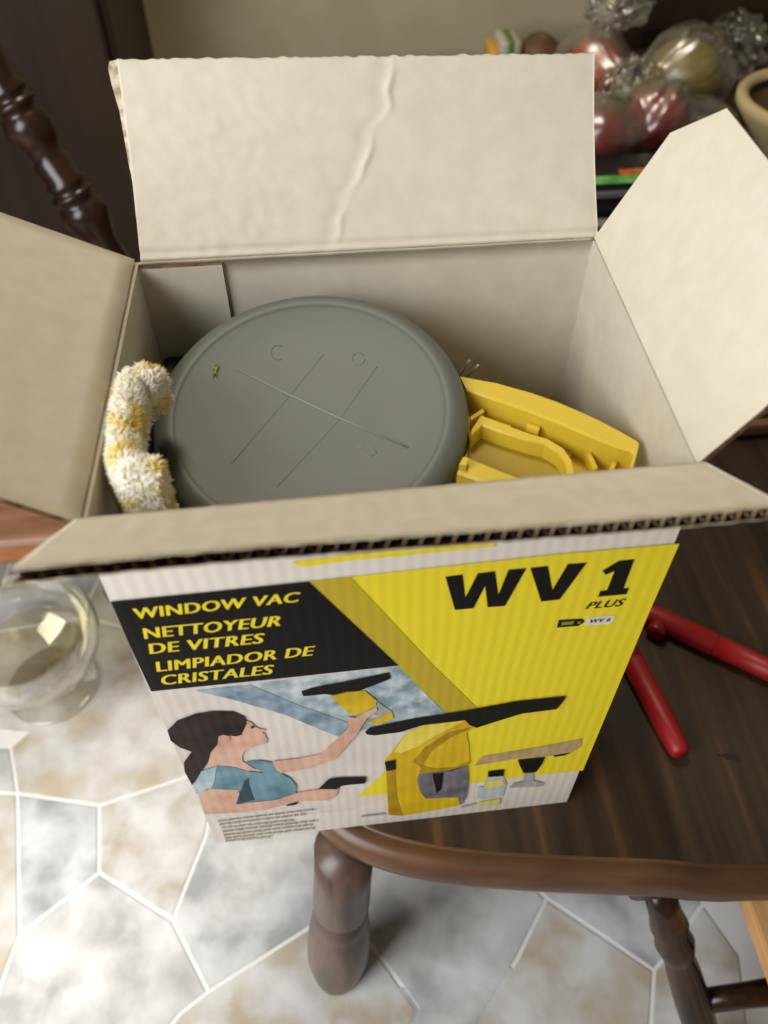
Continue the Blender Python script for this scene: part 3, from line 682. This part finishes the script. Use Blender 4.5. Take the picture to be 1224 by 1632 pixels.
# ------------------------------------------------------------------ red pens on the table
M_red = mat('red_plastic', (158, 22, 28), 0.45); noise_bump(M_red, 300, 0.04)
M_redd = mat('dark_red_plastic', (128, 14, 20), 0.4)
def pen(label, A, B, r, clip_side=None):
    A, B = Vector(A), Vector(B); L = (B - A).length; d = (B - A) / L
    t = thing('red_pen', (A + B) / 2 - Vector((0, 0, r)), label, 'pen', 'red pens on the table')
    lathe('barrel', A, A.lerp(B, .5), [(0, r * .45), (.02, r * .62), (.12, r * .85), (.3, r * .96), (1, r)], M_red, t, 24)
    capP = [(0, r * 1.0), (.01, r * 1.06), (.7, r * 1.02), (.93, r * .92), (.975, r * .82), (1, r * .6)]
    c = lathe('cap', A.lerp(B, .5), B, capP, M_red, t, 24)
    return t, d, L
pr_ = .0084
A1 = at(940, 925, pr_); B1 = at(1087, 1203, pr_)
pen('red pen lying closer to the table edge, rounded end pointing at the curved edge', A1, B1, pr_)
A2 = at(1290, 1098, pr_ + .0003); B2 = at(1000, 962, pr_ + .0003)
pc2, d2, L2 = pen('red pen with a clip knob lying farther from the table edge, behind the other pen', A2, B2, pr_ + .0003)
k0 = at(1062, 1004, .012); side = Vector((-d2.y, d2.x, 0)); side = side if side.y < 0 else -side
base = A2.lerp(B2, .80)
lathe('clip', base + side * .002, base + side * .0165, [(0, .0062), (.5, .0072), (.8, .0078), (.95, .0072), (1, .0045)], M_redd, pc2, 18)
dent = mesh('table_scratch', [at(u, v, .0004) for u, v in ((1143, 1203), (1160, 1200), (1180, 1206), (1178, 1212), (1160, 1209))], [(0, 1, 2, 3, 4)], mat('dark_dent', (26, 17, 10), 0.6), tbl)

def film(name, tint, fac, rough=.16, k=.55, base=.07):
    m = bpy.data.materials.new(name); m.use_nodes = True; n, l = m.node_tree.nodes, m.node_tree.links
    n.clear(); o = n.new('ShaderNodeOutputMaterial'); mx = n.new('ShaderNodeMixShader'); t = n.new('ShaderNodeBsdfTransparent'); gls = n.new('ShaderNodeBsdfGlossy')
    t.inputs[0].default_value = (*tint, 1); gls.inputs['Roughness'].default_value = rough; gls.inputs[0].default_value = (.95, .95, .95, 1)
    fr = n.new('ShaderNodeLayerWeight'); fr.inputs[0].default_value = fac; l.new(fr.outputs['Facing'], mx.inputs[0])
    mth = n.new('ShaderNodeMath'); mth.operation = 'MULTIPLY_ADD'; mth.inputs[1].default_value = k; mth.inputs[2].default_value = base
    l.new(fr.outputs['Facing'], mth.inputs[0]); l.new(mth.outputs[0], mx.inputs[0])
    l.new(t.outputs[0], mx.inputs[1]); l.new(gls.outputs[0], mx.inputs[2]); l.new(mx.outputs[0], o.inputs[0]); return m
# ------------------------------------------------------------------ wine goblet on the floor
M_gl = film('clear_glass', (.985, .985, .97), .45, .03, .6, .025)
M_wine = film('pale_wine', (.975, .955, .84), .3, .02, .2, .02)
gb = at(86, 1092, ZF)

gob = thing('wine_goblet', gb, 'large clear stemmed goblet with pale wine standing on the flagstone floor left of the box', 'glass')
def gl(name, prof, m, par=gob, n=56):
    vs = []; fs = []
    for r, z in prof:
        for k in range(n):
            an = 2 * math.pi * k / n; vs.append((gb.x + r * math.cos(an), gb.y + r * math.sin(an), ZF + z))
    N = len(prof)
    for i in range(N - 1):
        for k in range(n): fs.append((i * n + k, i * n + (k + 1) % n, (i + 1) * n + (k + 1) % n, (i + 1) * n + k))
    bm = bmesh.new(); bv = [bm.verts.new(v) for v in vs]
    for f in fs: bm.faces.new([bv[i] for i in f])
    bmesh.ops.remove_doubles(bm, verts=bm.verts[:], dist=1e-7)
    fs2 = [f for f in bm.faces if f.calc_area() < 1e-14]; bmesh.ops.delete(bm, geom=fs2, context='FACES')
    return frombm(name, bm, m, par, True)
GB = .0525; GH = .128; GR = .0775
gl('base', [(.0, .0006), (GB - .004, .0006), (GB - .001, .0012), (GB, .0025), (GB - .001, .0036), (GB - .006, .0042), (.02, .0062), (.008, .0105), (.0055, .014), (.005, .020), (.0055, .026), (.009, .031), (.0, .0318)], M_gl)
outer = [(.0001, .0305), (.014, .032), (.034, .038), (.053, .050), (.066, .065), (.074, .082), (GR, .098), (GR - .0005, .112), (.0750, GH - .002), (.0742, GH)]
th = .0016
inner = [(max(.0001, r - th), z + (th if i < 4 else 0)) for i, (r, z) in enumerate(outer)]
gl('bowl', outer + [(.0734, GH)] + inner[::-1][1:], M_gl)
wl = .068
wp = [(max(.0, r - .0003), z + .0002) for r, z in inner if z < wl] + [(.0645, wl), (.060, wl - .0006), (.0, wl - .0006)]
gl('wine', wp, M_wine)

# ------------------------------------------------------------------ chair at the left
ch = thing('wooden_chair', (-.48, .6, ZF), 'dark wooden chair with mid brown seat and turned back posts at the left edge', 'chair')
ZS = -.09
ce = at(0, 868, ZS).y; cx1 = -.24; cx0 = -.74
prof2 = [(0.012, 0), (.004, -.0015), (0, -.008), (0, -.018), (.006, -.026)]
bm = bmesh.new(); rbox(bm, (cx0, ce, ZS - .028), (cx1, ce + .40, ZS), .010, 4)
frombm('seat', bm, M_seat, ch, False)
M_orng = wood('worn_seat_edge', (150, 92, 56), (184, 120, 76), (198, 140, 94), (0.3, 2, 1), 24, 0.4)
tube('front_rail', [(cx0 + .012, ce + .002, ZS - .017), (cx1 - .012, ce + .002, ZS - .017)], .010, M_orng, ch, 12)
for x in (cx0 + .05, cx1 - .05):
    for y in (ce + .05, ce + .35): lathe('leg', (x, y, ZS - .028), (x, y, ZF), [(0, .016), (.3, .019), (.5, .014), (.7, .018), (1, .012)], M_dark, ch, 18)
Yb = ce + .37
p0 = on_plane(176, 402, Vector((0, Yb, 0)), Vector((0, 1, 0))); p1 = on_plane(-6, 120, Vector((0, Yb + .03, 0)), Vector((0, 1, 0)))
axis = (p1 - p0).normalized(); b0 = p0 - axis * ((p0.z - ZS + .004) / axis.z); b1 = p0 + axis * .48
L = (b1 - b0).length
def tt(p): return (p - b0).dot(axis) / L
tr1 = tt(on_plane(108, 312, Vector((0, Yb + .01, 0)), Vector((0, 1, 0)))); tr2 = tt(on_plane(20, 165, Vector((0, Yb + .025, 0)), Vector((0, 1, 0))))
def turned(ts):
    pr_ = [(0, .016), (.02, .017)]
    for t in ts: pr_ += [(t - .10, .0165), (t - .075, .023), (t - .045, .0285), (t - .02, .025), (t - .012, .019), (t - .006, .025), (t, .027), (t + .006, .025), (t + .012, .0185), (t + .018, .0235), (t + .026, .0245), (t + .034, .020), (t + .07, .022)]
    return pr_ + [(.97, .014), (1, .012)]
lathe('back_post', b0, b1, turned((tr1, tr2)), M_dark, ch, 24)
sh = Vector((-.13, 0, 0))
for k in (1, 2): lathe('back_post', b0 + sh * k, b1 + sh * k, turned((tr1, tr2)), M_dark, ch, 18)
box('top_rail', (b1.x - .34, b1.y - .012, b1.z - .03), (b1.x + .03, b1.y + .014, b1.z + .03), M_dark, ch, .006)

# ------------------------------------------------------------------ dark cabinet behind, left, and sideboard behind, right
cabx = on_plane(186, 80, Vector((0, 1.05, 0)), Vector((0, 1, 0))).x
cab = thing('dark_cabinet', (cabx - .4, 1.2, ZF), 'tall dark brown wooden cabinet against the wall at the upper left', 'cabinet')
box('body', (cabx - .9, 1.05, ZF), (cabx, 1.355, 1.1), M_cab, cab, .004)
for k in (0, 1):
    x0 = cabx - .44 * (k + 1) + .01; d = box('door', (x0, 1.034, ZF + .06), (x0 + .42, 1.05, 1.06), M_cab, cab, .004)
    lathe('handle', (x0 + (.03 if k == 0 else .39), 1.034, .42), (x0 + (.03 if k == 0 else .39), 1.012, .42), [(0, .006), (.5, .006), (.6, .012), (1, .01)], M_dark, d, 16)
sbx = at(985, 0, 0)
sx0 = on_plane(1000, 10, Vector((0, 1.30, 0)), Vector((0, 1, 0))).x
sbd = thing('dark_sideboard', (sx0 + .3, 1.32, ZF), 'dark brown wooden sideboard by the wall behind the fruit', 'sideboard')
box('body', (sx0, 1.30, ZF), (sx0 + .62, 1.358, .30), M_cab, sbd, .004)
box('drawer', (sx0 + .03, 1.292, .02), (sx0 + .59, 1.30, .16), M_cab, sbd, .003)

# ------------------------------------------------------------------ fruit, trays, bags on the table
def apple(label, u, v, zc, rpx, c1_, c2_, cat, name='apple', sy=1.0, stem=True, grp=None):
    c = at(u, v, zc); r = rpx * (c - CAM).length * .97 / F
    if zc - r * .93 < 0 or stem: c = at(u, v, r * .93 + .002) if zc is not None and zc < .06 else c
    t = thing(name, c - Vector((0, 0, r * .93)), label, cat, grp)
    m = mat(name + '_skin', c1_, 0.4); noise_col(m, c1_, c2_, 22, 4, 0.35, 0.7, (1, 1, .5))
    pr_ = []
    for k in range(17):
        a = math.pi * k / 16; rr = math.sin(a) * r; z = -math.cos(a) * r * .93
        if k > 12: z -= (k - 12) ** 2 / 16 * r * .20
        if k < 3: z += (3 - k) ** 2 / 9 * r * .10
        pr_.append(((z + r) / (2 * r), max(rr, .0001)))
    lathe('flesh', c - Vector((0, 0, r)), c + Vector((0, 0, r)), pr_, m, t, 28, cap=False)
    if stem: tube('stem', [c + Vector((0, 0, r * .66)), c + Vector((.001, 0, r * .85)), c + Vector((.004, .002, r * 1.02))], .0014, M_dark, t, 6)
    FRUIT.append((c, r * 1.07)); return c, r
FRUIT = []
g = 'fruit in the clear bag'
apple('red apple nearest the chamfered flap, round and dark red inside the bag', 1043, 190, .04, 44, (158, 50, 44), (120, 34, 36), 'apple', grp=g)
apple('dark red apple half hidden behind the tall back flap edge', 955, 215, .04, 46, (134, 44, 38), (96, 30, 30), 'apple', grp=g)
apple('yellow green apple behind the round red apple', 1088, 122, .04, 50, (150, 136, 50), (130, 112, 40), 'apple', grp=g)
apple('small olive green apple between the orange tomato and the red apple', 1003, 158, .04, 32, (112, 106, 44), (96, 86, 36), 'apple', grp=g)
apple('orange red tomato at the top corner of the back flap', 948, 110, .04, 42, (196, 84, 40), (176, 52, 30), 'tomato', 'tomato', grp=g)
apple('dark plum in shade beside the round red apple', 1118, 205, .03, 34, (58, 34, 34), (40, 26, 26), 'plum', 'plum', grp=g)
# black tray with printed film band in front of the fruit
tr0 = at(905, 372, 0.0); tr1_ = at(1130, 340, 0.0)
ty = at(985, 322, .02).y
tray = thing('fruit_tray', (.42, ty + .05, 0), 'black plastic fruit tray with green and red label band below the apples', 'tray')
M_blk = mat('black_tray_plastic', (20, 19, 20), 0.3); M_gry = mat('grey_tray_lip', (104, 98, 104), 0.4)
tx0, tx1 = at(900, 330, .02).x, at(1150, 330, .02).x
bm = bmesh.new(); rbox(bm, (tx0, ty, .0005), (tx1, ty + .085, .042), .006)
frombm('tray_body', bm, M_blk, tray)
box('lip', (tx0 - .004, ty - .005, .028), (tx1 + .004, ty + .006, .036), M_gry, tray, .002)
M_lab = mat('green_label', (96, 170, 76), 0.35); noise_col(M_lab, (84, 160, 66), (136, 204, 120), 60)
box('label_band', (tx0, ty + .004, .0425), (tx1, ty + .022, .0445), M_lab, tray, .0006)
M_rl = mat('red_label', (206, 60, 38), 0.35); noise_col(M_rl, (196, 46, 30), (214, 140, 60), 90)
c = at(1015, 270, .047); box('label_print', (c.x - .022, ty + .022, .0425), (c.x + .045, ty + .034, .046), M_rl, tray, .0006)
sheet = tag(box('grey_card', (at(930, 345, 0).x, at(960, 362, 0).y, .0003), (at(1060, 345, 0).x, ty - .006, .002), mat('grey_card', (142, 138, 132), 0.6), None, .0005), 'grey card lying on the table just in front of the fruit tray', 'card')
pb = at(1172, 704, 0)
ppr = thing('folded_paper_bag', (pb.x + .09, pb.y + .05, 0), 'folded olive brown paper bag on the table behind the right flap', 'bag')
M_pap = mat('brown_paper', (124, 100, 66), .85); noise_col(M_pap, (112, 90, 58), (136, 112, 76), 30); noise_bump(M_pap, 40, .3, .002)
bm = bmesh.new(); rbox(bm, (pb.x - .04, pb.y + .004, .001), (pb.x + .2, pb.y + .11, .016), .004); frombm('bag_fold', bm, M_pap, ppr)
bm = bmesh.new(); rbox(bm, (pb.x - .03, pb.y + .014, .0165), (pb.x + .2, pb.y + .10, .024), .003); frombm('bag_flap', bm, M_pap, ppr)
# clear bag film over the fruit
M_film = film('clear_bag_film', (.96, .95, .93), .4, .3, .6, .12)
M_film2 = film('crumpled_film', (.88, .88, .88), .6)
def fold(d):
    a = Vector((.6, .55, .58)); t = d.dot(a); return (d - a * t) * 1.0 + a * t * .22
def crumple(name, c, rad, m, par, sub, amp, fr, seed, zmin=None):
    bm = bmesh.new(); bmesh.ops.create_icosphere(bm, subdivisions=sub, radius=1)
    for v in bm.verts:
        d = v.co.normalized(); w_ = fold(d); k = 1 + amp * (abs(noise.noise(w_ * fr + Vector((seed, 0, 0)))) * 2 - .5) + amp * .4 * abs(noise.noise(w_ * fr * 2.3 + Vector((0, seed, 0))))
        v.co = Vector((d.x * rad[0], d.y * rad[1], d.z * rad[2])) * k + c
        if zmin is not None and v.co.z < zmin: v.co.z = zmin
    return frombm(name, bm, m, par, True)
bgc = at(1010, 165, .035)
bag = thing('produce_bag', (bgc.x, bgc.y, 0), 'crumpled clear plastic produce bag around apples and tomato', 'bag')
bag_c = Vector((bgc.x, bgc.y + .01, .045))
bm = bmesh.new(); bmesh.ops.create_icosphere(bm, subdivisions=6, radius=1)
for v in bm.verts:
    d = v.co.normalized(); rad = .035
    for c, r in FRUIT:
        q = c - bag_c; bq = q.dot(d); disc = bq * bq - q.length_squared + (r + .006) ** 2
        if disc > 0: rad = max(rad, bq + math.sqrt(disc))
    v.co = d * rad
for _ in range(6): bmesh.ops.smooth_vert(bm, verts=bm.verts[:], factor=.5, use_axis_x=True, use_axis_y=True, use_axis_z=True)
for v in bm.verts:
    p = v.co + bag_c; d = v.co.normalized()
    p = p + d * (.004 + .018 * abs(noise.noise(fold(d) * 3.6 + Vector((3, 0, 0)))) + .009 * abs(noise.noise(fold(d) * 9)))
    for c, r in FRUIT * 4:
        q = p - c
        if q.length < r + .006: p = c + q.normalized() * (r + .0062)
    p.z = max(p.z, .0008); v.co = p
frombm('bag_film', bm, M_film, bag, True)
kn = at(985, 16, .125)
crumple('gathered_neck', kn, (.045, .03, .022), M_film2, bag, 5, .30, 3.4, 9.0)
kc = at(1172, 74, .05)
bag2 = thing('crumpled_film_bag', (kc.x, kc.y, 0), 'shiny crumpled clear plastic wrap beside the beige bowl', 'bag')
crumple('crumpled_film', Vector((kc.x, kc.y, .053)), (.042, .050, .042), M_film2, bag2, 5, .34, 3.0, 5.0, .001)
# snack wrapper behind the back flap
wc = at(800, 84, .02)
wr = thing('snack_wrapper', (wc.x, wc.y, 0), 'small orange white and green snack wrapper peeking over the back flap', 'wrapper')
def pillow(name, lo, hi, m, par):
    bm = bmesh.new(); rbox(bm, lo, hi, min(hi[i] - lo[i] for i in range(3)) * .35, 3); return frombm(name, bm, m, par, True)
z1 = .034
pillow('orange_end', (wc.x - .026, wc.y - .03, .001), (wc.x - .008, wc.y + .03, z1), mat('orange_wrap', (222, 164, 62), .35), wr)
pillow('white_band', (wc.x - .010, wc.y - .03, .001), (wc.x + .006, wc.y + .03, z1 + .012), mat('white_wrap', (200, 192, 172), .35), wr)
pillow('green_band', (wc.x + .002, wc.y - .03, .001), (wc.x + .014, wc.y + .03, z1 + .013), mat('green_wrap', (86, 128, 56), .35), wr)
pillow('pale_end', (wc.x + .012, wc.y - .03, .001), (wc.x + .026, wc.y + .03, z1 + .012), mat('pale_wrap', (178, 164, 138), .35), wr)
lo = at(850, 82, .02); bun = thing('brown_bun', (lo.x, lo.y, 0), 'brown bread bun in shade behind the back flap between wrapper and bag', 'bread')
M_bun = mat('bun_crust', (104, 74, 44), .7); noise_col(M_bun, (88, 60, 34), (122, 90, 58), 40)
lathe('crust', (lo.x + .01, lo.y, .001), (lo.x + .01, lo.y, .05), [(0, .024), (.15, .031), (.4, .033), (.65, .029), (.85, .018), (.97, .006), (1, .0002)], M_bun, bun, 24)
lathe('bun_base', (lo.x + .01, lo.y, .0004), (lo.x + .01, lo.y, .004), [(0, .02), (.5, .0245), (1, .0245)], mat('bun_base', (140, 108, 70), .8), bun, 24)
# beige bowl at the right edge
bc = at(1300, 158, .085); RB = .100
bowl = thing('beige_bowl', (bc.x, bc.y, 0), 'beige stoneware bowl with thick rim and green fruit inside at the right edge', 'bowl')
M_bowl = mat('beige_glaze', (206, 186, 138), .22); M_bin = mat('brown_glaze', (112, 86, 58), .2); M_ring = mat('black_glaze_ring', (34, 34, 36), .2)
def bz(name, prof, m): return lathe(name, (bc.x, bc.y, 0), (bc.x, bc.y, .1), [(z / .1, r) for r, z in prof], m, bowl, 56, cap=False)
bz('bowl_body', [(.03, .0005), (.042, .0005), (.044, .004), (.060, .02), (.075, .045), (RB, .075), (RB + .001, .085), (RB - .003, .0895), (RB - .010, .0895), (RB - .0145, .086), (RB - .0155, .080)], M_bowl)
bz('dark_ring', [(RB - .0155, .080), (RB - .0165, .077), (RB - .018, .070)], M_ring)
bz('bowl_inside', [(RB - .018, .070), (RB - .022, .058), (.045, .03), (.03, .012), (.0003, .011)], M_bin)
lc = Vector((bc.x - .018, bc.y - .022, .055))
lm = thing('green_lime', lc - Vector((0, 0, .028)), 'green lime lying inside the beige bowl', 'lime')
M_lime = mat('lime_skin', (92, 124, 28), .35); noise_col(M_lime, (80, 112, 22), (112, 142, 44), 40); noise_bump(M_lime, 260, .2)
lathe('rind', lc - X * .034, lc + X * .034, [(0, .0005), (.03, .005), (.1, .013), (.25, .0215), (.5, .0265), (.75, .0215), (.9, .013), (.97, .005), (1, .0005)], M_lime, lm, 28, cap=False)
lathe('stem_scar', lc + X * .033, lc + X * .036, [(0, .003), (.6, .003), (1, .0015)], M_bun, lm, 10)
